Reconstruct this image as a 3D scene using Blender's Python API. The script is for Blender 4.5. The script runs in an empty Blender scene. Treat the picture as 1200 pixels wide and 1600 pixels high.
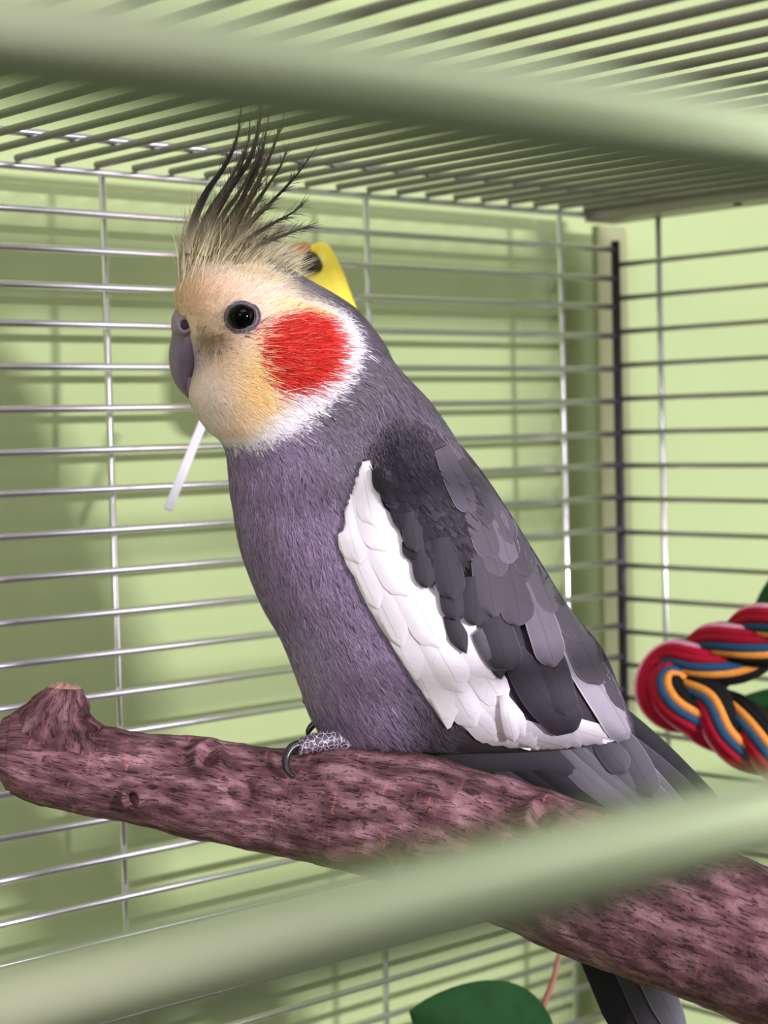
import bpy, bmesh, math, random
import numpy as np
from mathutils import Vector, Matrix
from mathutils.bvhtree import BVHTree

sc = bpy.context.scene
C = sc.collection
random.seed(7)
rng = np.random.default_rng(7)

# ------------------------------------------------------------------ camera
F_PX = 2880.07
PITCH, ROLL, YAW = 0.04492637, -0.02514301, 0.72575698
F0 = np.array([math.sin(YAW), math.cos(YAW), 0.0])
R0 = np.array([math.cos(YAW), -math.sin(YAW), 0.0])
U0 = np.array([0.0, 0.0, 1.0])
FW = F0 * math.cos(PITCH) - U0 * math.sin(PITCH)
U1 = U0 * math.cos(PITCH) + F0 * math.sin(PITCH)
RT = R0 * math.cos(ROLL) + U1 * math.sin(ROLL)
UP = U1 * math.cos(ROLL) - R0 * math.sin(ROLL)
camd = bpy.data.cameras.new('camera')
cam = bpy.data.objects.new('camera', camd)
C.objects.link(cam)
cam.matrix_world = Matrix(((RT[0], UP[0], -FW[0], 0), (RT[1], UP[1], -FW[1], 0), (RT[2], UP[2], -FW[2], 0), (0, 0, 0, 1)))
camd.sensor_fit = 'HORIZONTAL'
camd.sensor_width = 36.0
camd.lens = 36.0 * F_PX / 1200.0
camd.clip_start = 0.005
camd.dof.use_dof = True
camd.dof.focus_distance = 0.437
camd.dof.aperture_fstop = camd.lens / 3.6
sc.camera = cam

# ------------------------------------------------------------------ world, lamps, exposure
w = bpy.data.worlds.new('room_air')
sc.world = w
w.use_nodes = True
bg = w.node_tree.nodes['Background']
bg.inputs[0].default_value = (0.92, 0.90, 1.0, 1)
bg.inputs[1].default_value = 0.40


def area(name, loc, target, size, power, col, shape='DISK', size_y=None):
    l = bpy.data.lights.new(name, 'AREA')
    l.shape = shape
    l.size = size
    if size_y:
        l.size_y = size_y
    l.energy = power
    l.color = col
    o = bpy.data.objects.new(name, l)
    C.objects.link(o)
    o.location = loc
    d = Vector(target) - Vector(loc)
    o.rotation_euler = d.to_track_quat('-Z', 'Y').to_euler()
    return o


area('key_lamp', (0.56, -2.0, 0.27), (0.42, 0.48, 0.04), 0.32, 72.0, (0.985, 0.955, 1.0), 'RECTANGLE', 0.07)
area('window_light', (1.33, -0.70, 0.24), (0.36, 0.45, 0.0), 0.66, 8.0, (0.95, 0.90, 1.0), 'RECTANGLE', 1.0)
area('overhead_fill', (-0.1, -0.9, 1.45), (-0.1, -0.9, -1.0), 1.2, 22.0, (0.97, 0.94, 1.0), 'RECTANGLE', 1.0)  # unseen fill light, added to brighten the front bars' tops and front wall
area('lilac_lamp', (-0.95, -0.75, 0.55), (0.26, 0.35, 0.0), 0.5, 10.5, (1.0, 0.84, 1.0), 'RECTANGLE', 0.5)
sc.view_settings.view_transform = 'Standard'
sc.view_settings.look = 'None'
sc.view_settings.gamma = 1.0
sc.view_settings.use_curve_mapping = False
sc.view_settings.exposure = -0.08


# ------------------------------------------------------------------ helpers
def lin(c):
    c = np.asarray(c, float) / 255.0
    return np.where(c <= 0.04045, c / 12.92, ((c + 0.055) / 1.055) ** 2.4)


def rgba(c):
    l = lin(c)
    return (float(l[0]), float(l[1]), float(l[2]), 1.0)


def ray(u, v):
    return FW + RT * (u - 600.0) / F_PX - UP * (v - 800.0) / F_PX


def at(u, v, d):                 # point seen at (u, v) at depth d metres
    return ray(u, v) * d


ZM, ZB = 0.505, 0.455            # the bird is drawn at ZM and stands, to scale, at ZB: its mid plane's depth
KD = ZB / ZM
S = ZM / F_PX * 1000.0           # drawing mm per pixel


def bird(a, b, wv):              # bird frame in mm (a right, b down, wv towards the viewer's side) -> world metres
    a, b, wv = np.asarray(a, float), np.asarray(b, float), np.asarray(wv, float)
    return FW * ZB + (RT * a[..., None] - UP * b[..., None] - FW * wv[..., None]) * (KD / 1000.0)


def loc_of(par):
    p = np.zeros(3)
    while par is not None:
        p = p + np.array(par.location)
        par = par.parent
    return p


def new_obj(name, verts, faces, mat, parent=None, smooth=True, uv=None, col=None, loc=None):
    """verts are world coordinates; the object sits at its parent's origin (or at loc)"""
    verts = np.asarray(verts, float)
    org = loc_of(parent)
    me = bpy.data.meshes.new(name)
    o = bpy.data.objects.new(name, me)
    if loc is not None:
        o.location = Vector(np.asarray(loc) - org)
        org = np.asarray(loc, float)
    verts = verts - org
    if isinstance(faces, np.ndarray):
        n, k = faces.shape
        me.vertices.add(len(verts))
        me.vertices.foreach_set('co', verts.ravel())
        me.loops.add(n * k)
        me.loops.foreach_set('vertex_index', faces.ravel().astype(np.int32))
        me.polygons.add(n)
        me.polygons.foreach_set('loop_start', np.arange(0, n * k, k, dtype=np.int32))
        me.polygons.foreach_set('loop_total', np.full(n, k, dtype=np.int32))
        me.update(calc_edges=True)
    else:
        me.from_pydata([tuple(x) for x in verts], [], faces)
    if uv is not None:
        lay = me.uv_layers.new(name='UVMap')
        vi = np.empty(len(me.loops), dtype=np.int32)
        me.loops.foreach_get('vertex_index', vi)
        lay.data.foreach_set('uv', np.asarray(uv, float)[vi].ravel())
    if col is not None:
        at_ = me.color_attributes.new('tint', 'FLOAT_COLOR', 'POINT')
        cc = np.ones((len(verts), 4))
        cc[:, :3] = col
        at_.data.foreach_set('color', cc.ravel())
    if smooth:
        me.polygons.foreach_set('use_smooth', np.ones(len(me.polygons), dtype=bool))
    me.materials.append(mat)
    C.objects.link(o)
    o.parent = parent
    return o


def empty(name, loc, parent=None):
    o = bpy.data.objects.new(name, None)
    o.empty_display_size = 0.01
    C.objects.link(o)
    o.location = Vector(np.asarray(loc) - loc_of(parent))
    o.parent = parent
    return o


def tag(o, label=None, cat=None, group=None, kind=None):
    if label: o['label'] = label
    if cat: o['category'] = cat
    if group: o['group'] = group
    if kind: o['kind'] = kind
    return o


def catmull(pts, n):
    pts = np.asarray(pts, float)
    P = np.vstack([2 * pts[0] - pts[1], pts, 2 * pts[-1] - pts[-2]])
    m = len(pts) - 1
    out = []
    for t in np.linspace(0, m, n):
        i = min(int(t), m - 1)
        f = t - i
        p0, p1, p2, p3 = P[i], P[i + 1], P[i + 2], P[i + 3]
        out.append(0.5 * (2 * p1 + (p2 - p0) * f + (2 * p0 - 5 * p1 + 4 * p2 - p3) * f * f + (3 * p1 - p0 - 3 * p2 + p3) * f ** 3))
    return np.array(out)


def frames(path):
    path = np.asarray(path, float)
    T = np.gradient(path, axis=0)
    T /= np.linalg.norm(T, axis=1)[:, None]
    ref = np.array([0, 0, 1.0])
    if abs(T[0] @ ref) > 0.9:
        ref = np.array([1.0, 0, 0])
    N = np.zeros_like(T)
    n = ref - T[0] * (ref @ T[0])
    N[0] = n / np.linalg.norm(n)
    for i in range(1, len(T)):
        n = N[i - 1] - T[i] * (N[i - 1] @ T[i])
        N[i] = n / np.linalg.norm(n)
    return T, N, np.cross(T, N)


def tube(path, radius, sides=10, cap=True):
    path = np.asarray(path, float)
    n = len(path)
    rad = np.broadcast_to(np.asarray(radius, float), (n,))
    T, N, B = frames(path)
    ang = np.arange(sides) * 2 * math.pi / sides
    V = (path[:, None, :] + rad[:, None, None] * (np.cos(ang)[None, :, None] * N[:, None, :] + np.sin(ang)[None, :, None] * B[:, None, :])).reshape(-1, 3)
    Fc = []
    for i in range(n - 1):
        for j in range(sides):
            k = (j + 1) % sides
            Fc.append((i * sides + j, i * sides + k, (i + 1) * sides + k, (i + 1) * sides + j))
    if cap:
        Fc.append(tuple(range(sides - 1, -1, -1)))
        Fc.append(tuple((n - 1) * sides + j for j in range(sides)))
    return V, Fc


def box(lo, hi, bev=0.0):
    bm = bmesh.new()
    bmesh.ops.create_cube(bm, size=1.0)
    lo, hi = np.array(lo), np.array(hi)
    for v in bm.verts:
        v.co = Vector((lo + hi) / 2 + np.array(v.co) * (hi - lo))
    if bev:
        bmesh.ops.bevel(bm, geom=list(bm.edges), offset=bev, segments=2, affect='EDGES', profile=0.6)
    bm.verts.index_update()
    V = [tuple(v.co) for v in bm.verts]
    Fc = [tuple(v.index for v in f.verts) for f in bm.faces]
    bm.free()
    return V, Fc


def sd_poly(poly, X, Y):
    """signed distance, negative inside"""
    poly = np.asarray(poly, float)
    d = np.full(X.shape, 1e18)
    inside = np.zeros(X.shape, bool)
    n = len(poly)
    for i in range(n):
        x0, y0 = poly[i]
        x1, y1 = poly[(i + 1) % n]
        ex, ey = x1 - x0, y1 - y0
        t = np.clip(((X - x0) * ex + (Y - y0) * ey) / (ex * ex + ey * ey + 1e-9), 0, 1)
        d = np.minimum(d, (X - x0 - ex * t) ** 2 + (Y - y0 - ey * t) ** 2)
        c = (y0 > Y) != (y1 > Y)
        with np.errstate(divide='ignore', invalid='ignore'):
            xs = (x1 - x0) * (Y - y0) / (y1 - y0 + 1e-12) + x0
        inside ^= c & (X < xs)
    d = np.sqrt(d)
    return np.where(inside, -d, d)


def sstep(a, b, x):
    t = np.clip((x - a) / (b - a), 0, 1)
    return t * t * (3 - 2 * t)


# ------------------------------------------------------------------ materials
def mat_new(name):
    m = bpy.data.materials.new(name)
    m.use_nodes = True
    nt = m.node_tree
    return m, nt, nt.nodes['Principled BSDF']


def mat(name, col, rough=0.5, metal=0.0, noise=0.0, scale=200.0, bump=0.0, spec=0.5, coat=0.0):
    m, nt, b = mat_new(name)
    b.inputs['Base Color'].default_value = rgba(col)
    b.inputs['Roughness'].default_value = rough
    b.inputs['Metallic'].default_value = metal
    b.inputs['Specular IOR Level'].default_value = spec
    b.inputs['Coat Weight'].default_value = coat
    if noise or bump:
        tc = nt.nodes.new('ShaderNodeTexCoord')
        nz = nt.nodes.new('ShaderNodeTexNoise')
        nz.inputs['Scale'].default_value = scale
        nz.inputs['Detail'].default_value = 4
        nt.links.new(tc.outputs['Object'], nz.inputs['Vector'])
        if noise:
            mp = nt.nodes.new('ShaderNodeMapRange')
            mp.inputs['From Min'].default_value = 0.3
            mp.inputs['From Max'].default_value = 0.7
            mp.inputs['To Min'].default_value = 1 - noise
            mp.inputs['To Max'].default_value = 1 + noise
            mx = nt.nodes.new('ShaderNodeVectorMath')
            mx.operation = 'SCALE'
            mx.inputs[0].default_value = rgba(col)[:3]
            nt.links.new(nz.outputs['Fac'], mp.inputs['Value'])
            nt.links.new(mp.outputs['Result'], mx.inputs['Scale'])
            nt.links.new(mx.outputs[0], b.inputs['Base Color'])
        if bump:
            bp = nt.nodes.new('ShaderNodeBump')
            bp.inputs['Strength'].default_value = bump
            bp.inputs['Distance'].default_value = 0.0005
            nt.links.new(nz.outputs['Fac'], bp.inputs['Height'])
            nt.links.new(bp.outputs['Normal'], b.inputs['Normal'])
    return m


def mat_tint(name, rough=0.75, spec=0.25, sheen=0.0):
    m, nt, b = mat_new(name)
    a = nt.nodes.new('ShaderNodeAttribute')
    a.attribute_name = 'tint'
    nt.links.new(a.outputs['Color'], b.inputs['Base Color'])
    b.inputs['Roughness'].default_value = rough
    b.inputs['Specular IOR Level'].default_value = spec
    b.inputs['Sheen Weight'].default_value = sheen
    return m


def mat_feather():
    """vane: colour of the object, pale worn rim, rachis line and slanting barbs, from the blade's own UV"""
    m, nt, b = mat_new('feather_vane')
    N, L = nt.nodes.new, nt.links.new
    oi = N('ShaderNodeObjectInfo')
    uv = N('ShaderNodeUVMap')
    sp = N('ShaderNodeSeparateXYZ')
    L(uv.outputs[0], sp.inputs[0])
    ab = N('ShaderNodeMath'); ab.operation = 'ABSOLUTE'
    L(sp.outputs['X'], ab.inputs[0])                      # |across| 0 rachis .. 1 rim
    # slanting barbs
    ad = N('ShaderNodeMath'); ad.operation = 'MULTIPLY_ADD'
    L(ab.outputs[0], ad.inputs[0]); ad.inputs[1].default_value = -0.22
    L(sp.outputs['Y'], ad.inputs[2])
    cb = N('ShaderNodeCombineXYZ')
    L(sp.outputs['X'], cb.inputs['X']); L(ad.outputs[0], cb.inputs['Y'])
    mp = N('ShaderNodeMapping'); mp.inputs['Scale'].default_value = (1.3, 110.0, 1.0)
    L(cb.outputs[0], mp.inputs['Vector'])
    nz = N('ShaderNodeTexNoise'); nz.inputs['Scale'].default_value = 1.0; nz.inputs['Detail'].default_value = 3
    L(mp.outputs[0], nz.inputs['Vector'])
    val = N('ShaderNodeMapRange')
    val.inputs['From Min'].default_value = 0.3; val.inputs['From Max'].default_value = 0.7
    val.inputs['To Min'].default_value = 0.91; val.inputs['To Max'].default_value = 1.08
    L(nz.outputs['Fac'], val.inputs['Value'])
    sc_ = N('ShaderNodeVectorMath'); sc_.operation = 'SCALE'
    L(oi.outputs['Color'], sc_.inputs[0]); L(val.outputs[0], sc_.inputs['Scale'])
    rim = N('ShaderNodeMapRange'); rim.interpolation_type = 'SMOOTHSTEP'
    rim.inputs['From Min'].default_value = 0.90; rim.inputs['From Max'].default_value = 1.0
    rim.inputs['To Min'].default_value = 0.0; rim.inputs['To Max'].default_value = 0.5
    L(ab.outputs[0], rim.inputs['Value'])
    mx = N('ShaderNodeMix'); mx.data_type = 'RGBA'
    L(rim.outputs[0], mx.inputs['Factor']); L(sc_.outputs[0], mx.inputs['A'])
    lt = N('ShaderNodeVectorMath'); lt.operation = 'SCALE'; lt.inputs['Scale'].default_value = 3.0
    L(sc_.outputs[0], lt.inputs[0])
    mn = N('ShaderNodeVectorMath'); mn.operation = 'MINIMUM'; mn.inputs[1].default_value = (0.8, 0.78, 0.82)
    L(lt.outputs[0], mn.inputs[0]); L(mn.outputs[0], mx.inputs['B'])
    ra = N('ShaderNodeMapRange'); ra.interpolation_type = 'SMOOTHSTEP'
    ra.inputs['From Min'].default_value = 0.02; ra.inputs['From Max'].default_value = 0.07
    ra.inputs['To Min'].default_value = 0.8; ra.inputs['To Max'].default_value = 1.0
    L(ab.outputs[0], ra.inputs['Value'])
    s2 = N('ShaderNodeVectorMath'); s2.operation = 'SCALE'
    L(mx.outputs['Result'], s2.inputs[0]); L(ra.outputs[0], s2.inputs['Scale'])
    L(s2.outputs[0], b.inputs['Base Color'])
    bp = N('ShaderNodeBump'); bp.inputs['Strength'].default_value = 0.12; bp.inputs['Distance'].default_value = 0.0002
    L(nz.outputs['Fac'], bp.inputs['Height']); L(bp.outputs['Normal'], b.inputs['Normal'])
    b.inputs['Roughness'].default_value = 0.7
    b.inputs['Specular IOR Level'].default_value = 0.3
    return m


def mat_bark():
    m, nt, b = mat_new('bark')
    N, L = nt.nodes.new, nt.links.new
    uv = N('ShaderNodeUVMap')                               # millimetres along, millimetres around

    def noise(sx, sy, det=4, rough=0.55, dist=0.0):
        mp = N('ShaderNodeMapping'); mp.inputs['Scale'].default_value = (sx, sy, 1)
        L(uv.outputs[0], mp.inputs['Vector'])
        n = N('ShaderNodeTexNoise'); n.inputs['Scale'].default_value = 1.0
        n.inputs['Detail'].default_value = det; n.inputs['Roughness'].default_value = rough
        n.inputs['Distortion'].default_value = dist
        L(mp.outputs[0], n.inputs['Vector'])
        return n

    big = noise(0.035, 0.05)
    mid = noise(0.10, 0.30, 4, 0.55)
    crk = noise(0.13, 1.15, 2, 0.55, 0.4)
    brk = noise(0.22, 0.5, 3, 0.6)
    fine = noise(1.1, 1.8, 3)
    cr = N('ShaderNodeValToRGB')
    e = cr.color_ramp.elements
    e[0].position = 0.33; e[0].color = rgba((80, 52, 60))
    e[1].position = 0.66; e[1].color = rgba((164, 124, 132))
    e2 = e.new(0.49); e2.color = rgba((118, 80, 89))
    L(mid.outputs['Fac'], cr.inputs['Fac'])
    cr2 = N('ShaderNodeValToRGB')
    f = cr2.color_ramp.elements
    f[0].position = 0.36; f[0].color = (0.62, 0.58, 0.58, 1)
    f[1].position = 0.64; f[1].color = (1.05, 1.05, 1.05, 1)
    L(big.outputs['Fac'], cr2.inputs['Fac'])
    m1 = N('ShaderNodeMix'); m1.data_type = 'RGBA'; m1.blend_type = 'MULTIPLY'
    m1.inputs['Factor'].default_value = 1.0
    L(cr.outputs['Color'], m1.inputs['A']); L(cr2.outputs['Color'], m1.inputs['B'])
    # reddish cross scars
    red = noise(0.42, 0.09, 3, 0.6)
    rm = N('ShaderNodeMapRange'); rm.interpolation_type = 'SMOOTHSTEP'
    rm.inputs['From Min'].default_value = 0.60; rm.inputs['From Max'].default_value = 0.74
    rm.inputs['To Max'].default_value = 0.55
    L(red.outputs['Fac'], rm.inputs['Value'])
    m3 = N('ShaderNodeMix'); m3.data_type = 'RGBA'
    L(rm.outputs[0], m3.inputs['Factor']); L(m1.outputs['Result'], m3.inputs['A'])
    m3.inputs['B'].default_value = rgba((190, 120, 118))
    # dark lengthwise cracks
    sb = N('ShaderNodeMath'); sb.operation = 'SUBTRACT'; sb.inputs[1].default_value = 0.5
    L(crk.outputs['Fac'], sb.inputs[0])
    ab = N('ShaderNodeMath'); ab.operation = 'ABSOLUTE'
    L(sb.outputs[0], ab.inputs[0])
    gap = N('ShaderNodeMapRange'); gap.interpolation_type = 'SMOOTHSTEP'          # cracks open only here and there
    gap.inputs['From Min'].default_value = 0.44; gap.inputs['From Max'].default_value = 0.56
    gap.inputs['To Min'].default_value = 0.0; gap.inputs['To Max'].default_value = 0.055
    L(brk.outputs['Fac'], gap.inputs['Value'])
    ck = N('ShaderNodeMapRange'); ck.interpolation_type = 'SMOOTHSTEP'
    ck.inputs['From Min'].default_value = -0.012
    L(gap.outputs[0], ck.inputs['From Max'])
    L(ab.outputs[0], ck.inputs['Value'])
    ckc = N('ShaderNodeMapRange')
    ckc.inputs['To Min'].default_value = 0.28; ckc.inputs['To Max'].default_value = 1.0
    L(ck.outputs[0], ckc.inputs['Value'])
    s = N('ShaderNodeVectorMath'); s.operation = 'SCALE'
    L(m3.outputs['Result'], s.inputs[0]); L(ckc.outputs[0], s.inputs['Scale'])
    L(s.outputs[0], b.inputs['Base Color'])
    h = N('ShaderNodeMath'); h.operation = 'MULTIPLY_ADD'
    L(fine.outputs['Fac'], h.inputs[0]); h.inputs[1].default_value = 0.5
    L(ck.outputs[0], h.inputs[2])
    bp = N('ShaderNodeBump'); bp.inputs['Strength'].default_value = 0.8; bp.inputs['Distance'].default_value = 0.0006
    L(h.outputs[0], bp.inputs['Height']); L(bp.outputs['Normal'], b.inputs['Normal'])
    b.inputs['Roughness'].default_value = 0.85
    b.inputs['Specular IOR Level'].default_value = 0.2
    return m


def mat_scales():
    m, nt, b = mat_new('toe_scales')
    N, L = nt.nodes.new, nt.links.new
    tc = N('ShaderNodeTexCoord')
    vo = N('ShaderNodeTexVoronoi'); vo.feature = 'DISTANCE_TO_EDGE'
    vo.inputs['Scale'].default_value = 800.0
    L(tc.outputs['Object'], vo.inputs['Vector'])
    cr = N('ShaderNodeValToRGB')
    e = cr.color_ramp.elements
    e[0].position = 0.018; e[0].color = rgba((206, 190, 210))
    e[1].position = 0.06; e[1].color = rgba((72, 56, 70))
    L(vo.outputs['Distance'], cr.inputs['Fac'])
    L(cr.outputs['Color'], b.inputs['Base Color'])
    bp = N('ShaderNodeBump'); bp.inputs['Strength'].default_value = 0.5; bp.inputs['Distance'].default_value = 0.0003
    L(vo.outputs['Distance'], bp.inputs['Height']); L(bp.outputs['Normal'], b.inputs['Normal'])
    b.inputs['Roughness'].default_value = 0.5
    return m


M_WALL = mat('green_wall_paint', (163, 177, 128), 0.75, noise=0.03, scale=6.0, spec=0.2)
M_FLOOR = mat('floor_boards', (40, 33, 30), 0.7, noise=0.1, scale=8.0)
M_WIRE = mat('zinc_wire', (236, 232, 240), 0.24, 0.95)
M_ROOFWIRE = mat('shaded_roof_wire', (128, 124, 122), 0.4, 0.6)  # wire colour darkened to give the roof wires their dark undersides
M_FRAME = mat('frame_metal', (152, 150, 138), 0.45, 0.5)
M_DARKROD = mat('dark_rod', (48, 46, 52), 0.35, 0.6)
M_FRONT = mat('front_bar_metal', (132, 142, 112), 0.36, 0.88)
M_HOLE = mat('dark_hole', (22, 20, 18), 0.9)
M_SKIN = mat_tint('bird_surface', 0.85, 0.15)
M_PLUME = mat_tint('plumage', 0.8, 0.2, 0.1)
M_VANE = mat_feather()
M_BARK = mat_bark()
M_SCALE = mat_scales()
M_CLAW = mat('claw_horn', (34, 30, 36), 0.3)
M_BEAK = mat('beak_horn', (120, 108, 128), 0.38, noise=0.16, scale=420.0, bump=0.12)
M_CERE = mat('cere_skin', (150, 128, 150), 0.7, noise=0.2, scale=900.0, bump=0.5)
M_NOSTRIL = mat('nostril_skin', (64, 44, 58), 0.8)
M_EYE = mat('eye_black', (3, 3, 4), 0.05, spec=0.12)
M_LID = mat('eye_ring_skin', (104, 94, 102), 0.6, noise=0.25, scale=1500.0, bump=0.6)

# ------------------------------------------------------------------ the setting
YW = 0.482


def slab(name, lo, hi, m):
    V, Fc = box(lo, hi)
    o = new_obj(name, V, Fc, m, smooth=False)
    return tag(o, kind='structure')


slab('wall_back', (-2.2, YW, -1.0), (2.6, YW + 0.1, 1.5), M_WALL)
slab('wall_front', (-2.2, -2.7, -1.0), (2.6, -2.6, 1.5), M_WALL)
slab('wall_left', (-2.3, -2.6, -1.0), (-2.2, YW, 1.5), M_WALL)
slab('wall_right', (2.6, -2.6, -1.0), (2.7, YW, 1.5), M_WALL)
slab('floor', (-2.2, -2.6, -1.05), (2.6, YW, -1.0), M_FLOOR)

# ------------------------------------------------------------------ cage
GY, GX, RZ = 0.4555, 0.5221, 0.0785
FY = 0.070
ZBOT = -0.232
cage = tag(empty('bird_cage', (0.25, 0.27, ZBOT)), 'zinc wire bird cage around the cockatiel, seen from inside', 'cage')


def rod(name, p, q, r, m, parent, sides=10):
    V, Fc = tube([p, q], r, sides)
    return new_obj(name, V, Fc, m, parent)


V, Fc = tube([(GX, GY, RZ - 0.011), (GX, GY, ZBOT)], 0.0017, 12)
back = new_obj('back_grille', V, Fc, M_DARKROD, cage)
back['label'] = 'dark upright corner rod'
BZ = [76.2, 64.3, 53.5, 43.1, 32.3, 20.1, 8.1, -4.0, -15.5, -27.5, -39.4, -51.6, -63.5, -75.5, -87.2, -99.6, -112.0, -123.8, -136.1, -147.9, -159.2,
      -171.2, -183.2, -195.2, -207.2, -219.2]
for z in BZ:
    rod('wire', (0.06, GY, z / 1000), (GX - 0.0012, GY, z / 1000), 0.00115, M_WIRE, back)
for x in (0.098, 0.1985, 0.2995, 0.4014, 0.4943):
    rod('wire', (x, GY + 0.0021, 0.0775), (x, GY + 0.0021, ZBOT), 0.00105, M_WIRE, back)
V, Fc = tube([(GX + 0.0021, FY, ZBOT), (GX + 0.0021, GY, ZBOT)], 0.0018, 10)
side = new_obj('side_grille', V, Fc, M_FRAME, cage)
for i in range(24):
    z = (58.6 - 12.4 * i) / 1000
    if z > ZBOT:
        rod('wire', (GX, FY + 0.012, z), (GX, GY + 0.001, z), 0.00105, M_WIRE, side)
for y in (0.4365, 0.3385, 0.24, 0.14):
    rod('wire', (GX + 0.0021, y, RZ - 0.004), (GX + 0.0021, y, ZBOT), 0.00105, M_WIRE, side)
V, Fc = tube([(0.06, GY - 0.0275, RZ + 0.0022), (GX - 0.014, GY - 0.0275, RZ + 0.0022)], 0.0012, 10)
roof = new_obj('roof_grille', V, Fc, M_WIRE, cage)
xr = 0.5065
while xr > 0.10:
    rod('wire', (xr, FY + 0.01, RZ), (xr, GY + 0.0008, RZ), 0.0011, M_ROOFWIRE, roof)
    xr -= 0.0131
V, Fc = box((0.5085, FY, RZ - 0.0045), (GX + 0.003, GY + 0.003, RZ + 0.001), 0.0006)
rail = new_obj('roof_rail', V, Fc, M_FRAME, cage, smooth=False)
bm = bmesh.new()
bmesh.ops.create_cone(bm, cap_ends=True, segments=16, radius1=0.0016, radius2=0.0016, depth=0.0006)
hv = [tuple(np.array(v.co) + np.array((0.5135, 0.3925, RZ - 0.0047))) for v in bm.verts]
bm.verts.index_update()
new_obj('screw_hole', hv, [tuple(v.index for v in f.verts) for f in bm.faces], M_HOLE, rail)
bm.free()
V, Fc = box((-0.02, FY - 0.004, 0.0760), (0.5150, FY + 0.004, 0.0965), 0.001)
new_obj('front_rail', V, Fc, M_FRAME, cage, smooth=False)
V, Fc = box((0.5235, 0.4655, ZBOT), (0.5405, 0.4685, 0.0745), 0.0008)  # flat strip modelled in place of the corner post's shadow on the wall
new_obj('post_shadow_strip', V, Fc, mat('post_shadow_olive', (150, 152, 112), 0.6), cage, smooth=False)
V, Fc = box((0.5225, FY - 0.004, ZBOT), (0.5400, FY + 0.004, 0.1010), 0.001)
new_obj('front_post', V, Fc, M_FRAME, cage, smooth=False)
V, Fc = box((-0.030, FY - 0.004, ZBOT), (-0.02, FY + 0.004, 0.1010), 0.001)
front = new_obj('front_post', V, Fc, M_FRAME, cage, smooth=False)
for z in (0.0171, -0.0247):
    rod('front_bar', (-0.021, FY, z), (0.5230, FY, z), 0.0027, M_FRONT, cage, 20)

# ------------------------------------------------------------------ bird: body surface
# sections: front (left) outline pixel, back (right) outline pixel, half width in mm
SEC = [((352, 398), (372, 396), 2.0), ((312, 408), (420, 405), 8.5), ((284, 436), (490, 442), 15.0), ((275, 475), (545, 476), 19.0),
       ((292, 520), (588, 522), 21.5), ((304, 570), (620, 572), 22.5), ((296, 622), (668, 625), 22.8), ((318, 664), (702, 672), 23.0),
       ((350, 700), (732, 722), 24.5), ((361, 770), (772, 786), 27.0), ((375, 850), (812, 852), 29.5), ((403, 930), (852, 908), 30.5),
       ((440, 1000), (896, 962), 30.0), ((464, 1060), (930, 1014), 28.5), ((486, 1118), (958, 1062), 26.0), ((520, 1158), (975, 1105), 21.5),
       ((640, 1172), (985, 1132), 14.5), ((750, 1176), (986, 1148), 8.0), ((860, 1174), (980, 1156), 3.0)]
sec = np.array([[f[0], f[1], b_[0], b_[1], w_] for f, b_, w_ in SEC], float)
NS, NA = 110, 72
sd_ = catmull(sec, NS)
ang = np.linspace(0, 2 * math.pi, NA, endpoint=False)
fa, ba, hw = sd_[:, 0:2], sd_[:, 2:4], sd_[:, 4]
mid, half = (fa + ba) / 2, (fa - ba) / 2
ca, sa = np.cos(ang), np.sin(ang)
ex = 0.92
cc_ = np.sign(ca) * np.abs(ca) ** ex
ss_ = np.sign(sa) * np.abs(sa) ** ex
UV = mid[:, None, :] + half[:, None, :] * cc_[None, :, None]
BW = hw[:, None] * ss_[None, :]
A3 = np.stack([(UV[..., 0] - 600) * S, (UV[..., 1] - 800) * S, BW], -1).reshape(-1, 3)     # bird frame mm
faces = []
for i in range(NS - 1):
    for j in range(NA):
        k = (j + 1) % NA
        faces.append((i * NA + j, (i + 1) * NA + j, (i + 1) * NA + k, i * NA + k))
quads = np.array(faces)
endcaps = [tuple(range(NA)), tuple((NS - 1) * NA + j for j in range(NA - 1, -1, -1))]
bvh = BVHTree.FromPolygons([tuple(p) for p in A3], [tuple(f) for f in faces] + endcaps)


def H(a, b):
    """height (mm) of the body's near side over the mid plane"""
    hit = bvh.ray_cast(Vector((a, b, 120.0)), Vector((0, 0, -1)))
    if hit[0] is not None and hit[0].z > 0:
        return hit[0].z
    n = bvh.find_nearest(Vector((a, b, 0.0)))
    return -0.6 * n[3]


def px2ab(u, v, wv):
    k = 1.0 - wv / 1000.0 / ZM
    return (u - 600.0) * S * k, (v - 800.0) * S * k


def surf(u, v):
    """bird-frame point of the near surface seen at pixel (u, v)"""
    h = 0.0
    for _ in range(3):
        a, b = px2ab(u, v, h)
        h = 0.5 * h + 0.5 * H(a, b) if _ else H(a, b)
    a, b = px2ab(u, v, h)
    return np.array([a, b, H(a, b)])


HEADL = [(268, 440), (285, 415), (330, 400), (400, 402), (445, 432), (490, 458), (530, 482), (556, 515), (562, 545), (552, 578), (530, 608), (505, 634),
         (470, 664), (430, 686), (390, 697), (345, 694), (300, 672), (270, 640), (255, 560), (258, 500)]
YEL = [(258, 440), (300, 420), (380, 428), (450, 452), (505, 478), (520, 500), (470, 520), (420, 560), (425, 600), (445, 630), (415, 660), (380, 684),
       (345, 690), (300, 665), (270, 640), (258, 520)]
RED = [(402, 512), (432, 497), (470, 490), (503, 498), (521, 530), (516, 574), (492, 600), (436, 614), (412, 592), (400, 555)]
UNDER = [(640, 1085), (720, 1120), (900, 1180), (900, 1230), (700, 1230), (640, 1180)]


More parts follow.
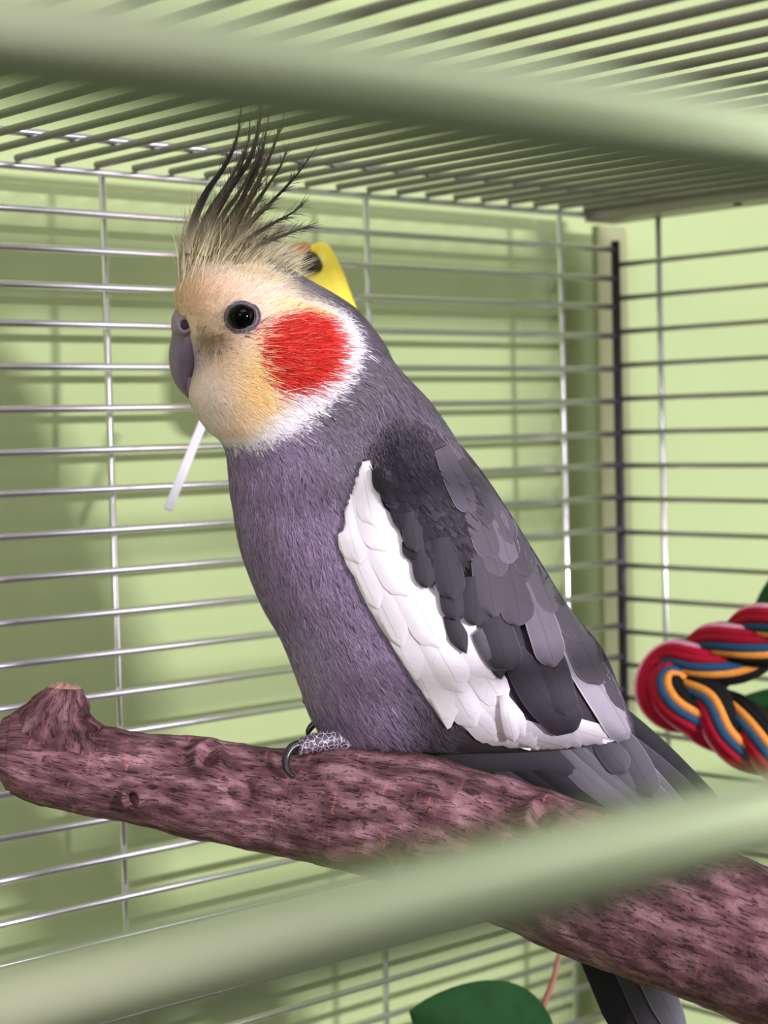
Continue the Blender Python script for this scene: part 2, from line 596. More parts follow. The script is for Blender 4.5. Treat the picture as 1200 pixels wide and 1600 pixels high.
def bird_colour(u, v, jit=1.0):
    """albedo of the plumage by place on the bird (sRGB 0-255)"""
    n = u.shape[0]
    c = np.empty((n, 3))
    c[:] = (112, 101, 117)
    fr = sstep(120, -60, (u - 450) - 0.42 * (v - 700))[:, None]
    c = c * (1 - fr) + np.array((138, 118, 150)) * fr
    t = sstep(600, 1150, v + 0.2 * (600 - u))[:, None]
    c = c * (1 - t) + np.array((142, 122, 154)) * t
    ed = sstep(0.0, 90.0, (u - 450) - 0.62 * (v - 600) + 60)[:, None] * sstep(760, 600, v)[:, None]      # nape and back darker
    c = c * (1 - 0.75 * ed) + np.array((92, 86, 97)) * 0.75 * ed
    pale = np.exp(-(((u - 470) / 40) ** 2 + ((v - 1050) / 90) ** 2))[:, None]
    c = c * (1 - 0.45 * pale) + np.array((184, 172, 196)) * 0.45 * pale
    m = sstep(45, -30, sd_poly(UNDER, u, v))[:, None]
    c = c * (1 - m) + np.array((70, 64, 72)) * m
    j = rng.normal(0, 5 * jit, n)
    hl = sstep(6, -8, sd_poly(HEADL, u, v) + j)[:, None]
    c = c * (1 - hl) + np.array((244, 238, 248)) * hl
    ye = sstep(16, -22, sd_poly(YEL, u, v) + j)[:, None] * hl
    yc = np.empty((n, 3))
    yc[:] = (255, 222, 200)
    g = np.exp(-(((u - 405) / 45) ** 2 + ((v - 600) / 60) ** 2))[:, None]
    yc = yc * (1 - g) + np.array((254, 208, 138)) * g
    g = np.exp(-(((u - 480) / 50) ** 2 + ((v - 480) / 14) ** 2))[:, None]
    yc = yc * (1 - g) + np.array((248, 206, 134)) * g
    g = np.exp(-(((u - 305) / 40) ** 2 + ((v - 470) / 40) ** 2))[:, None]
    yc = yc * (1 - g) + np.array((248, 212, 178)) * g
    g = np.exp(-(((u - 318) / 34) ** 2 + ((v - 625) / 55) ** 2))[:, None]
    yc = yc * (1 - 0.75 * g) + np.array((252, 236, 232)) * 0.75 * g  # pale chin, lightened further to make up for missing light from the left
    c = c * (1 - ye) + yc * ye
    cw = (sstep(478, 452, v - 0.25 * (u - 480)) * sstep(300, 330, u))[:, None] * hl
    c = c * (1 - cw) + np.array((222, 202, 168)) * cw
    gk = np.exp(-(((u - 478) / 34) ** 2 + ((v - 446) / 16) ** 2))[:, None]
    c = c * (1 - 0.8 * gk) + np.array((128, 120, 122)) * 0.8 * gk
    gl = np.exp(-(((u - 306) / 14) ** 2 + ((v - 556) / 26) ** 2))[:, None]
    c = c * (1 - 0.8 * gl) + np.array((196, 178, 204)) * 0.8 * gl
    cr = sstep(425, 400, v + 0.1 * (u - 350))[:, None] * hl
    c = c * (1 - cr) + np.array((212, 200, 170)) * cr
    gx = np.exp(-(((u - 330) / 24) ** 2 + ((v - 533) / 13) ** 2))[:, None]
    c = c * (1 - 0.85 * gx) + np.array((140, 116, 94)) * 0.85 * gx
    er = np.exp(-(((u - 374) / 28) ** 2 + ((v - 499) / 25) ** 2) ** 2)[:, None]
    c = c * (1 - 0.8 * er) + np.array((150, 140, 146)) * 0.8 * er
    rd = sstep(5, -7, sd_poly(RED, u, v) + 0.9 * j)[:, None]
    c = c * (1 - rd) + np.array((204, 40, 32)) * rd
    return c


def appear(P):
    """pixel at which a bird-frame point is seen (the far side mirrored on to the near side)"""
    wv = np.abs(P[:, 2])
    k = 1.0 / (1.0 - wv / 1000.0 / ZM)
    return 600 + P[:, 0] / S * k, 800 + P[:, 1] / S * k


feet = bird(*[np.array(x) for x in ((540 - 600) * S, (1165 - 800) * S, 8.0)])
cockatiel = tag(empty('cockatiel', feet), 'grey cockatiel with yellow face, red cheek and tall crest perched on the branch', 'bird')
au, av = appear(A3)
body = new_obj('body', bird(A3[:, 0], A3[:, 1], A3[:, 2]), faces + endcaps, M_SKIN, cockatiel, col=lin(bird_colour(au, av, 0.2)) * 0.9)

# ------------------------------------------------------------------ bird: soft plumage (strand ribbons)
V3 = A3[quads]                                                       # (n,4,3)
nrm = np.cross(V3[:, 2] - V3[:, 0], V3[:, 3] - V3[:, 1])
area_ = np.linalg.norm(nrm, axis=1) / 2
nrm = nrm / (np.linalg.norm(nrm, axis=1)[:, None] + 1e-12)
cen = V3.mean(1)
ctr = np.repeat((np.stack([(mid[:, 0] - 600) * S, (mid[:, 1] - 800) * S, np.zeros(NS)], -1))[:-1], NA, axis=0)
flip = np.sum(nrm * (cen - ctr), axis=1) < 0
nrm[flip] *= -1


def sample(n, keep):
    wgt = area_ * keep(cen)
    pr = wgt / wgt.sum()
    idx = rng.choice(len(pr), n, p=pr)
    s_, t_ = rng.random(n)[:, None], rng.random(n)[:, None]
    q = V3[idx]
    P = (q[:, 0] * (1 - s_) + q[:, 1] * s_) * (1 - t_) + (q[:, 3] * (1 - s_) + q[:, 2] * s_) * t_
    return P, nrm[idx]


def flow(u, v):
    """lie of the feathers in the picture of the bird's side"""
    n = len(u)
    d = np.empty((n, 2))
    k = sstep(340, 760, u)[:, None]
    d[:] = np.array((0.30, 0.95))
    d = d * (1 - k) + np.array((0.62, 0.80)) * k
    bx, by = u - 288, v - 545
    r = np.hypot(bx, by) + 1e-6
    face = np.stack([bx / r, by / r], 1)
    face[:, 0] += 0.25
    hm = sstep(40, -10, sd_poly(HEADL, u, v))[:, None]
    d = d * (1 - hm) + face * hm
    up = (sstep(470, 425, v) * sstep(480, 420, u))[:, None]
    d = d * (1 - up) + np.array((0.35, -1.0)) * up
    nape = (sstep(430, 480, u) * sstep(500, 460, v))[:, None]
    d = d * (1 - nape) + np.array((0.85, 0.45)) * nape
    return d / (np.linalg.norm(d, axis=1)[:, None] + 1e-9)


def strands(P, Nn, length, width, lift, colour, spread=0.16, name='plumage', parent=None, bend=0.5, dirs=None):
    n = len(P)
    u, v = appear(P)
    d2 = flow(u, v) if dirs is None else dirs
    th = rng.normal(0, spread, n)
    d2 = np.stack([d2[:, 0] * np.cos(th) - d2[:, 1] * np.sin(th), d2[:, 0] * np.sin(th) + d2[:, 1] * np.cos(th)], 1)
    D = np.concatenate([d2, np.zeros((n, 1))], 1)
    D = D - Nn * np.sum(D * Nn, 1)[:, None]
    D /= np.linalg.norm(D, axis=1)[:, None] + 1e-9
    B = np.cross(D, Nn)
    L_ = (length * rng.uniform(0.65, 1.25, n))[:, None]
    W_ = (width * rng.uniform(0.6, 1.3, n))[:, None]
    lf = (lift * rng.uniform(0.3, 1.4, n))[:, None]
    curl = rng.normal(0, 0.10, n)[:, None]
    p0 = P - Nn * 0.15
    p1 = P + D * L_ * 0.5 + Nn * lf + B * curl * L_ * 0.3
    p2 = P + D * L_ + Nn * lf * bend + B * curl * L_
    pts = np.stack([p0 - B * W_ * 0.35, p0 + B * W_ * 0.35, p1 - B * W_ * 0.5, p1 + B * W_ * 0.5, p2 - B * W_ * 0.08, p2 + B * W_ * 0.08], 1)
    base = np.arange(n)[:, None] * 6
    q = np.concatenate([base + np.array([0, 1, 3, 2]), base + np.array([2, 3, 5, 4])], 0)
    col = np.repeat(lin(np.clip(colour, 0, 255)), 6, axis=0)
    pts = pts.reshape(-1, 3)
    o = new_obj(name, bird(pts[:, 0], pts[:, 1], pts[:, 2]), q, M_PLUME, parent, col=col)
    o['kind'] = 'stuff'
    return o


WINGO = [(560, 728), (578, 690), (612, 650), (665, 652), (715, 690), (765, 752), (832, 856), (890, 950), (940, 1010), (968, 1075), (992, 1158), (905, 1172),
         (830, 1176), (762, 1166), (700, 1144), (650, 1072), (604, 1000), (574, 952), (552, 905), (531, 868), (523, 834), (537, 824), (536, 796), (548, 766)]
headsoft = [(240, 380), (470, 380), (580, 500), (570, 590), (520, 640), (440, 700), (340, 705), (240, 640)]


def vary(c, amt, dark=0.0):
    f = np.exp(rng.normal(0, amt, len(c)))
    if dark:
        f = np.where(rng.random(len(c)) < dark, f * 0.62, f)
    return c * f[:, None]


def keep_body(c):
    u, v = appear(c)
    inw = (sd_poly(WINGO, u, v) < -20) & (c[:, 2] > 9)
    hd = sd_poly(headsoft, u, v) < -14
    under = (u > 690) & (v > 1120)
    return np.where(c[:, 2] > -4, 1.0, 0.3) * np.where(inw | under, 0.0, 1.0) * np.where(hd, 0.0, 1.0)


P, Nn = sample(42000, keep_body)
u_, v_ = appear(P)
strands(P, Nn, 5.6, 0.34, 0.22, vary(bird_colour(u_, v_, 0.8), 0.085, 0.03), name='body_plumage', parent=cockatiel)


def keep_face(c):
    u, v = appear(c)
    hd = sd_poly(headsoft, u, v) < 0
    eye = np.hypot((u - 376) / 27, (v - 497) / 25) < 1
    bk = sd_poly([(250, 492), (304, 494), (306, 530), (300, 560), (298, 600), (294, 622), (250, 626)], u, v) < 0
    return np.where(hd & ~eye & ~bk, 1.0, 0.0) * np.where(c[:, 2] > -3, 1.0, 0.35)


P, Nn = sample(40000, keep_face)
u_, v_ = appear(P)
cf = bird_colour(u_, v_, 1.0)
fl = np.where((u_ < 335) & (v_ > 480) & (v_ < 640), 1.5, 3.3)
strands(P, Nn, fl, 0.19, 0.13, vary(cf, 0.05, 0.006), name='face_plumage', parent=cockatiel, spread=0.2)
# longer fine cheek hairs, dark lore bristles under the eye
P, Nn = sample(1500, lambda c: ((sd_poly(RED, *appear(c)) < 6) & (c[:, 2] > 0)).astype(float) + 1e-9)
u_, v_ = appear(P)
cr_ = bird_colour(u_, v_, 0.6)
cr_[rng.random(len(cr_)) < 0.18] = (228, 96, 84)
o = strands(P, Nn, 7.0, 0.16, 0.5, vary(cr_, 0.12), name='cheek_plumage', parent=cockatiel, spread=0.14)
o['label'] = 'round red cheek patch'
bl, bd = [], []
for k in range(64):
    an = math.radians(random.uniform(2, 118))
    r_ = random.uniform(14, 34)
    q = (338 + r_ * 1.25 * math.cos(an), 514 + r_ * math.sin(an))
    bl.append(surf(*q)); bd.append((math.cos(an), math.sin(an)))
for k in range(40):
    q = (random.uniform(310, 350), random.uniform(505, 545))
    bl.append(surf(*q)); bd.append((-0.5 + random.random(), 0.6))
bl, bd = np.array(bl), np.array(bd)
bn = np.tile(np.array([-0.25, 0.1, 0.96]), (len(bl), 1)); bn /= np.linalg.norm(bn, axis=1)[:, None]
bd /= np.linalg.norm(bd, axis=1)[:, None]
strands(bl, bn, np.where(np.arange(len(bl)) < 64, 5.5, 2.2), 0.17, 0.45, vary(np.tile((122.0, 100, 84), (len(bl), 1)), 0.2), name='face_bristles', parent=cockatiel, dirs=bd, spread=0.15)

# ------------------------------------------------------------------ bird: eye, beak
ep = surf(377, 495.5)
en = np.array([-0.12, -0.05, 1.0]); en /= np.linalg.norm(en)


def uv_sphere(rx, ry, rz, nu=28, nv=18):
    vs, fs = [], []
    for i in range(nv + 1):
        th = math.pi * i / nv
        for j in range(nu):
            ph = 2 * math.pi * j / nu
            vs.append((rx * math.sin(th) * math.cos(ph), ry * math.sin(th) * math.sin(ph), rz * math.cos(th)))
    for i in range(nv):
        for j in range(nu):
            k = (j + 1) % nu
            fs.append((i * nu + j, (i + 1) * nu + j, (i + 1) * nu + k, i * nu + k))
    return np.array(vs), fs


vs, fs = uv_sphere(3.65, 3.5, 3.2)
vs = vs + ep + np.array([0, 0, -0.1])
eye = new_obj('eye', bird(vs[:, 0], vs[:, 1], vs[:, 2]), fs, M_EYE, cockatiel)
eye['label'] = 'round glossy black eye'
rp = []
for k in range(41):
    t_ = 2 * math.pi * k / 40
    a_, b_ = math.cos(t_) * 3.75, math.sin(t_) * 3.5
    q_ = ep + np.array([a_ + (0.5 if math.cos(t_) > 0.7 else 0), b_, 0])
    q_[2] = max(H(q_[0], q_[1]), ep[2] - 0.8) + 0.25
    rp.append(q_)
rp = np.array(rp)
V, Fc = tube(bird(rp[:, 0], rp[:, 1], rp[:, 2]), 0.00046, 10, False)
new_obj('eye_ring', V, Fc, M_LID, eye)
for dr, rr_ in ((0.8, 0.00028),):
    rq = ep + (rp - ep) * (1 + dr / 4.2)
    for q_ in rq:
        q_[2] = H(q_[0], q_[1]) + 0.12
    V, Fc = tube(bird(rq[:, 0], rq[:, 1], rq[:, 2]), rr_, 8, False)
    new_obj('eyelid_fold', V, Fc, M_LID, eye)

# upper beak: hooked, sections along a curved axis; (front px, back px, half width mm)
BK = [((270, 508), (330, 520), 6.6), ((268, 528), (326, 538), 7.0), ((264, 552), (318, 560), 6.6), ((266, 578), (308, 582), 5.4), ((274, 600), (302, 602), 3.8),
      ((284, 613), (297, 615), 2.0), ((292, 621), (295, 622), 0.6)]


def loft(secs, ns, na, e=1.0):
    s = catmull(np.array([[f[0], f[1], b_[0], b_[1], w_] for f, b_, w_ in secs], float), ns)
    an = np.linspace(0, 2 * math.pi, na, endpoint=False)
    md, hf = (s[:, 0:2] + s[:, 2:4]) / 2, (s[:, 0:2] - s[:, 2:4]) / 2
    c_, s_ = np.cos(an), np.sin(an)
    X = md[:, None, :] + hf[:, None, :] * (np.sign(c_) * np.abs(c_) ** e)[None, :, None]
    Wv = np.maximum(s[:, 4], 0.2)[:, None] * (np.sign(s_) * np.abs(s_) ** e)[None, :]
    P3 = np.stack([(X[..., 0] - 600) * S, (X[..., 1] - 800) * S, Wv], -1).reshape(-1, 3)
    fc = [(i * na + j, (i + 1) * na + j, (i + 1) * na + (j + 1) % na, i * na + (j + 1) % na) for i in range(ns - 1) for j in range(na)]
    fc += [tuple(range(na)), tuple((ns - 1) * na + j for j in range(na - 1, -1, -1))]
    return P3, fc


P3, fc = loft(BK, 26, 28, 0.95)
beak = new_obj('upper_beak', bird(P3[:, 0], P3[:, 1], P3[:, 2]), fc, M_BEAK, cockatiel)
beak['label'] = 'hooked mauve grey beak'
P3, fc = loft([((288, 590), (318, 592), 4.6), ((289, 606), (316, 610), 4.4), ((296, 622), (314, 626), 3.0), ((304, 630), (312, 632), 1.0)], 12, 20)
new_obj('lower_beak', bird(P3[:, 0], P3[:, 1], P3[:, 2]), fc, M_BEAK, cockatiel)
# cere: fleshy saddle over the beak, with the nostril
P3, fc = loft([((274, 484), (318, 488), 3.0), ((269, 496), (316, 500), 6.9), ((268, 510), (316, 514), 8.6), ((270, 522), (318, 526), 8.4), ((276, 532), (316, 536), 6.0)], 18, 28)
cere = new_obj('cere', bird(P3[:, 0], P3[:, 1], P3[:, 2]), fc, M_CERE, beak)
cb = BVHTree.FromPolygons([tuple(p) for p in P3], fc)
a_, b_ = px2ab(290, 508, 8)
hz = cb.ray_cast(Vector((a_, b_, 100)), Vector((0, 0, -1)))[0]
hz = hz.z if hz is not None else 8.0
vs, fs = uv_sphere(1.35, 1.5, 0.7, 16, 10)
vs = vs + np.array([a_, b_, hz])
new_obj('nostril', bird(vs[:, 0], vs[:, 1], vs[:, 2]), fs, M_NOSTRIL, beak)
rr = []
for k in range(25):
    t_ = 2 * math.pi * k / 24
    rr.append((a_ + 1.75 * math.cos(t_), b_ + 1.9 * math.sin(t_), hz + 0.05 - 0.5 * max(0, -math.cos(t_))))
rr = np.array(rr)
V, Fc = tube(bird(rr[:, 0], rr[:, 1], rr[:, 2]), 0.0006, 8, False)
new_obj('nostril_rim', V, Fc, M_CERE, beak)

# ------------------------------------------------------------------ bird: wing shell and feathers
def wing_h(a, b, u, v):
    d = float(sd_poly(WINGO, np.array([u]), np.array([v]))[0])
    return H(a, b) + 2.6 * float(sstep(6.0, -60.0, np.array(d)))


wo = np.array(WINGO, float)
wo = catmull(np.vstack([wo, wo[:1]]), 81)[:-1]
wc = np.array([735.0, 930.0])


def wing_shell(side, parent):
    rings, nr = [], 14
    for r in np.linspace(1, 0.02, nr):
        for q in wo:
            u, v = wc + (q - wc) * r
            h = 20.0
            for _ in range(3):
                a, b = px2ab(u, v, max(h, 0))
                h = wing_h(a, b, u, v)
            rings.append((a, b, h * side))
    n = len(wo)
    fc = [(i * n + j, i * n + (j + 1) % n, (i + 1) * n + (j + 1) % n, (i + 1) * n + j) for i in range(nr - 1) for j in range(n)]
    fc.append(tuple((nr - 1) * n + j for j in range(n)))
    P = np.array(rings)
    u = 600 + P[:, 0] / S
    col = np.tile(lin((64, 58, 68)), (len(P), 1))
    return new_obj('wing', bird(P[:, 0], P[:, 1], P[:, 2]), fc, M_SKIN, parent, col=col)


wing = wing_shell(1, cockatiel)

DARK, MID, GREY, SILV, WHITE, BLACK = (52, 47, 56), (72, 66, 77), (104, 97, 110), (150, 145, 158), (238, 230, 242), (30, 28, 33)


def feather_geo(base, tip, width, layer, bend=0.0, h0=None, h1=None, camber=0.7, nt=15, nc=6, pointed=0.5, basew=0.6, side=1):
    """curved blade in the bird frame; base, tip, width in pixels; returns points, uv, faces"""
    base, tip = np.array(base, float), np.array(tip, float)
    ax = tip - base
    L_ = np.linalg.norm(ax)
    ax /= L_
    pr = np.array([-ax[1], ax[0]])
    pts, uv = [], []
    cxy = (base + tip) / 2 * 0.4 + wc * 0.6
    for i in range(nt):
        t = i / (nt - 1)
        ctr_ = base + ax * L_ * t + pr * bend * math.sin(math.pi * t)
        wd = width * 0.5 * (basew + (1 - basew) * math.sin(min(1, t / 0.6) * math.pi / 2))
        tl = max(0.16, 0.5 * width / L_ * (1 + pointed))
        if t > 1 - tl:
            s_ = (t - (1 - tl)) / tl
            wd *= max(0.03, (1 - s_ ** (2.2 - pointed))) ** (0.5 + 0.35 * pointed)
        for j in range(nc + 1):
            q = -1 + 2 * j / nc
            u, v = ctr_ + pr * wd * q
            if h0 is None:
                for _ in range(12):
                    if float(sd_poly(WINGO, np.array([u]), np.array([v]))[0]) < -1.5:
                        break
                    u, v = u + (cxy[0] - u) * 0.03, v + (cxy[1] - v) * 0.03
                h = 20.0
                for _ in range(2):
                    a, b = px2ab(u, v, max(h, 0))
                    h = wing_h(a, b, u, v)
                a, b = px2ab(u, v, max(h, 0))
                h = max(wing_h(a, b, u, v), -4.0)
            else:
                h = h0 + (h1 - h0) * t
                a, b = px2ab(u, v, h)
            h += layer + camber * (1 - q * q) * min(1.0, width / 40) + 0.5 * t * t
            pts.append((a, b, h * side))
            uv.append((q, t * L_ * S / 20.0))
    fc = [(i * (nc + 1) + j, i * (nc + 1) + j + 1, (i + 1) * (nc + 1) + j + 1, (i + 1) * (nc + 1) + j) for i in range(nt - 1) for j in range(nc)]
    # widen the pale rim at the tip
    for k in range(nc + 1):
        q = uv[(nt - 1) * (nc + 1) + k]
        uv[(nt - 1) * (nc + 1) + k] = (math.copysign(0.98, q[0] if q[0] else 1), q[1])
    return np.array(pts), np.array(uv), fc


def feather(name, base, tip, width, layer, col, parent, **kw):
    P, uv, fc = feather_geo(base, tip, width, layer, **kw)
    o = new_obj(name, bird(P[:, 0], P[:, 1], P[:, 2]), fc, M_VANE, parent, uv=uv)
    o.color = rgba(col)
    return o


def zf(x, y):
    return 500 + x / 2.4, 650 + y / 2.4


# white feathers of the wing patch, lowest layer first
WF = [((855, 1120), (992, 1163), 40, 0.3, WHITE, 6), ((760, 1120), (912, 1173), 50, 0.2, (214, 208, 222), 8), ((700, 1100), (842, 1172), 46, 0.3, WHITE, 4),
      ((672, 1030), (776, 1158), 44, 0.5, WHITE, 4), ((690, 1010), (818, 1150), 44, 0.7, WHITE, -4),
      ((640, 940), (742, 1135), 52, 0.9, WHITE, 4), ((660, 930), (788, 1102), 52, 1.1, WHITE, -4),
      ((598, 900), (700, 1138), 66, 1.5, WHITE, 10), ((610, 860), (722, 1080), 60, 1.6, WHITE, 4), ((640, 860), (772, 1060), 56, 1.5, WHITE, -4),
      ((560, 850), (652, 1062), 54, 1.7, WHITE, 8), ((548, 800), (628, 1010), 48, 1.9, WHITE, 8), ((580, 800), (688, 1010), 60, 2.1, WHITE, 2),
      ((534, 772), (590, 950), 40, 2.2, WHITE, 10), ((560, 755), (640, 930), 58, 2.4, WHITE, 6), ((540, 765), (562, 880), 38, 2.5, WHITE, 6),
      ((558, 735), (602, 860), 50, 2.8, WHITE, 4), ((566, 722), (584, 820), 40, 3.0, WHITE, 2), ((590, 800), (668, 920), 44, 2.6, WHITE, -2)]
for b_, t_, wd, ly, cl, bd_ in WF:
    f_ = feather('white_covert', b_, t_, wd, ly * 0.36, cl, wing, bend=bd_, pointed=0.15, camber=0.35)
wing['label'] = 'dark grey wing with a white patch along its front'
# dark coverts, tertials and inner flight feathers, lowest layer first
DF = [((880, 1000), (990, 1160), 62, 1.3, SILV, -6, 0.3), ((905, 955), (975, 1110), 46, 1.5, MID, -4, 0.6), ((915, 965), (952, 1032), 40, 1.9, DARK, -4, 0.0),
      ((800, 1020), (898, 1140), 64, 2.1, DARK, 6, -0.1), ((850, 985), (884, 1116), 46, 2.5, DARK, 0, -0.1), ((875, 950), (938, 1068), 58, 2.3, MID, -4, 0.3),
      ((770, 1000), (782, 1060), 26, 2.2, DARK, 0, 0.6), ((700, 960), (728, 1020), 30, 2.5, DARK, 0, 0.9), ((746, 985), (790, 1046), 40, 2.6, (86, 80, 92), 0, 0.2),
      ((765, 940), (795, 1046), 56, 2.9, DARK, 2, -0.1), ((820, 910), (865, 1040), 50, 3.1, GREY, -3, 0.2), ((850, 890), (906, 1000), 46, 2.9, MID, -4, 0.3),
      ((700, 900), (712, 968), 40, 3.2, DARK, 0, 0.2), ((740, 900), (745, 976), 44, 3.4, DARK, 0, 0.0), ((790, 870), (812, 976), 54, 3.7, MID, -2, 0.0),
      ((752, 815), (772, 962), 48, 3.9, MID, 2, 0.1), ((808, 850), (866, 955), 44, 3.6, (84, 78, 88), -4, 0.3), ((832, 850), (880, 945), 34, 3.5, DARK, -4, 0.5),
      ((772, 800), (796, 880), 44, 4.3, GREY, 0, 0.1), ((735, 770), (770, 872), 46, 4.5, (84, 78, 90), 0, 0.1), ((790, 800), (826, 900), 34, 4.0, MID, -3, 0.3),
      ((716, 720), (764, 820), 40, 4.6, MID, -3, 0.2), ((735, 735), (800, 850), 36, 4.3, (84, 78, 90), -4, 0.3), ((690, 700), (738, 800), 42, 4.9, (84, 78, 90), 0, 0.1), ((745, 800), (780, 900), 44, 4.2, (84, 78, 89), 0, 0.1),
      ((655, 850), (668, 918), 36, 3.6, DARK, 0, 0.3), ((690, 840), (708, 935), 46, 4.1, DARK, 0, 0.1), ((640, 800), (650, 862), 34, 4.1, DARK, 0, 0.3)]
for b_, t_, wd, ly, cl, bd_, pt in DF:
    feather('covert_feather', b_, t_, wd, ly * 0.62, cl, wing, bend=bd_, pointed=pt)
feather('white_covert', (787, 1085), (802, 1157), 24, 1.9, WHITE, wing, pointed=0.3)
# small shoulder coverts: too fine to tell apart, joined
PV, PC, PF, PU = [], [], [], []
nv = 0
SH = [(575, 705), (612, 650), (660, 655), (705, 705), (735, 765), (742, 820), (735, 850), (705, 870), (665, 890), (640, 850), (618, 800), (600, 755), (585, 730)]
tiles = []
for gy in range(752, 900, 15):
    for gx in range(580, 810, 17):
        tiles.append((gx + random.uniform(-6, 6) + (8 if (gy // 15) % 2 else 0), gy + random.uniform(-5, 5)))
tiles = [t_ for t_ in tiles if sd_poly(SH, np.array([t_[0]]), np.array([t_[1]]))[0] < 4]
tiles.sort(key=lambda t_: -(t_[0] * 0.5 + t_[1]))
for gx, gy in tiles:
    k_ = (gx - 600) / 200.0
    dx, dy = 0.34 + 0.25 * k_, 0.9
    ln = random.uniform(30, 46)
    ly = (2.5 + (900 - gy) * 0.0045 + random.uniform(-0.1, 0.15)) * float(sstep(6, -45, sd_poly(WINGO, np.array([gx]), np.array([gy])))[0])
    P, uv, fc = feather_geo((gx - dx * ln * 0.5, gy - dy * ln * 0.5), (gx + dx * ln * 0.5, gy + dy * ln * 0.5), random.uniform(22, 32), ly * 0.75, nt=6, nc=4, pointed=0.2, camber=0.5)
    f_ = random.uniform(0.82, 1.16)
    cl = np.array((58, 53, 62) if gx - 0.5 * gy > 270 else (44, 40, 48), float) * f_
    PV.append(P); PF += [tuple(i + nv for i in q) for q in fc]
    rim_ = np.where(np.abs(uv[:, 0]) > 0.9, 1.12, 1.0)
    PC.append(lin(np.clip(cl[None, :] * rim_[:, None], 0, 255)))
    nv += len(P)
P = np.vstack(PV)
sm = new_obj('small_coverts', bird(P[:, 0], P[:, 1], P[:, 2]), PF, M_PLUME, wing, col=np.vstack(PC))
sm['kind'] = 'stuff'


def wing_fuzz():
    """fine barbs over the shoulder and along the white patch's edges"""
    pts, cols, dirs = [], [], []
    for _ in range(12000):
        x, y = random.uniform(545, 805), random.uniform(625, 910)
        s_ = float(sd_poly(SH, np.array([x]), np.array([y]))[0])
        if s_ > (24 if y < 740 else 5) or (x > 640 and float(sd_poly(WINGO, np.array([x]), np.array([y]))[0]) > -14):
            continue
        h = 20.0
        for _k in range(2):
            a, b = px2ab(x, y, h)
            h = wing_h(a, b, x, y)
        pts.append((a, b, h + (2.0 + (900 - y) * 0.0034) * float(sstep(6, -45, sd_poly(WINGO, np.array([x]), np.array([y])))[0]) + random.uniform(0.1, 0.6)))
        dk = np.array((60, 55, 64) if x - 0.5 * y > 270 else (44, 40, 48), float)
        f_ = float(sstep(8, -34, np.array(s_))) if y < 760 else 1.0
        cols.append(dk * f_ + np.array((100.0, 92, 106)) * (1 - f_))
        k_ = (x - 600) / 200.0
        dirs.append((0.34 + 0.25 * k_, 0.9))
    pts, cols, dirs = np.array(pts), np.array(cols), np.array(dirs)
    return strands(pts, np.tile(np.array([0.0, 0, 1.0]), (len(pts), 1)), 4.6, 0.30, 0.2, vary(cols, 0.12), name='shoulder_barbs', parent=wing, dirs=dirs, spread=0.15)


wing_fuzz()
# ------------------------------------------------------------------ bird: primaries and tail
def zq(x, y):
    return 600 + x / 2.0, 1000 + y / 2.0


tr = catmull(np.array([[(650 - 600) * S, (1148 - 800) * S, -3.0, 6.5], [(740 - 600) * S, (1160 - 800) * S, -4.0, 8.0], [(860 - 600) * S, (1182 - 800) * S, -3.0, 6.0], [(960 - 600) * S, (1245 - 800) * S, -2.0, 2.0]]), 20)
V, Fc = tube(bird(tr[:, 0], tr[:, 1], tr[:, 2]), tr[:, 3] / 1000.0, 18)
tail = new_obj('tail', V, Fc, mat('rump_grey', (52, 48, 56), 0.85), cockatiel)
TF = [((800, 1165), (1000, 1650), 60, -5.0, -9.0, BLACK), ((810, 1170), (1028, 1670), 56, -3.4, -7.0, (44, 41, 48)), ((830, 1180), (1052, 1660), 50, -2.0, -5.5, (62, 60, 68)),
      ((790, 1165), (985, 1630), 44, -1.0, -6.0, (26, 24, 29)), ((850, 1180), (1075, 1640), 46, -1.2, -4.0, (96, 94, 102))]
for b_, t_, wd, a0, a1, cl in TF:
    feather('tail_feather', b_, t_, wd, 0.0, cl, tail, h0=a0, h1=a1, pointed=0.6, nt=20)
for b_, t_, wd, a0, a1, cl, pt, bd_ in [
    ((930, 1085), (1138, 1296), 46, -1.0, -2.5, BLACK, 0.9, -4), ((940, 1130), (1125, 1300), 44, -0.2, -2.0, (58, 56, 62), 0.7, -4),
    ((700, 1120), (880, 1250), 46, 1.0, 0.0, (58, 52, 60), 0.6, 5), ((742, 1150), (960, 1282), 34, 1.6, 0.2, (26, 24, 28), 0.8, 4),
    ((800, 1165), (985, 1290), 34, 2.0, 0.6, BLACK, 0.8, 3),
    ((850, 1160), (1010, 1292), 34, 2.3, 1.0, (100, 97, 106), 0.5, 3), ((868, 1158), (1035, 1292), 36, 2.6, 1.2, (112, 109, 118), 0.5, 2),
    ((888, 1155), (1052, 1290), 38, 2.9, 1.4, (106, 103, 112), 0.5, 0), ((915, 1150), (1050, 1275), 42, 3.2, 1.7, (96, 93, 102), 0.3, -2),
    ((940, 1140), (1080, 1300), 40, 2.7, 0.8, (92, 89, 97), 0.4, -4), ((955, 1130), (1020, 1246), 46, 3.6, 2.2, (84, 80, 90), 0.2, -3),
    ((930, 1145), (978, 1206), 40, 4.0, 3.4, (78, 74, 86), 0.1, 0)]:
    feather('flight_feather', b_, t_, wd, 0.0, cl, wing, h0=a0, h1=a1, pointed=pt, bend=bd_, nt=18)

# ------------------------------------------------------------------ bird: crest
cb_ = surf(360, 425)
V, Fc = tube(bird(np.array([(330 - 600) * S, (365 - 600) * S, (410 - 600) * S]), np.array([(415 - 800) * S, (402 - 800) * S, (412 - 800) * S]), np.zeros(3)), [0.003, 0.006, 0.003], 12)
crest = new_obj('crest', V, Fc, mat('crest_skin', (176, 164, 138), 0.9), cockatiel)
crest['label'] = 'tall crest of thin grey feathers'


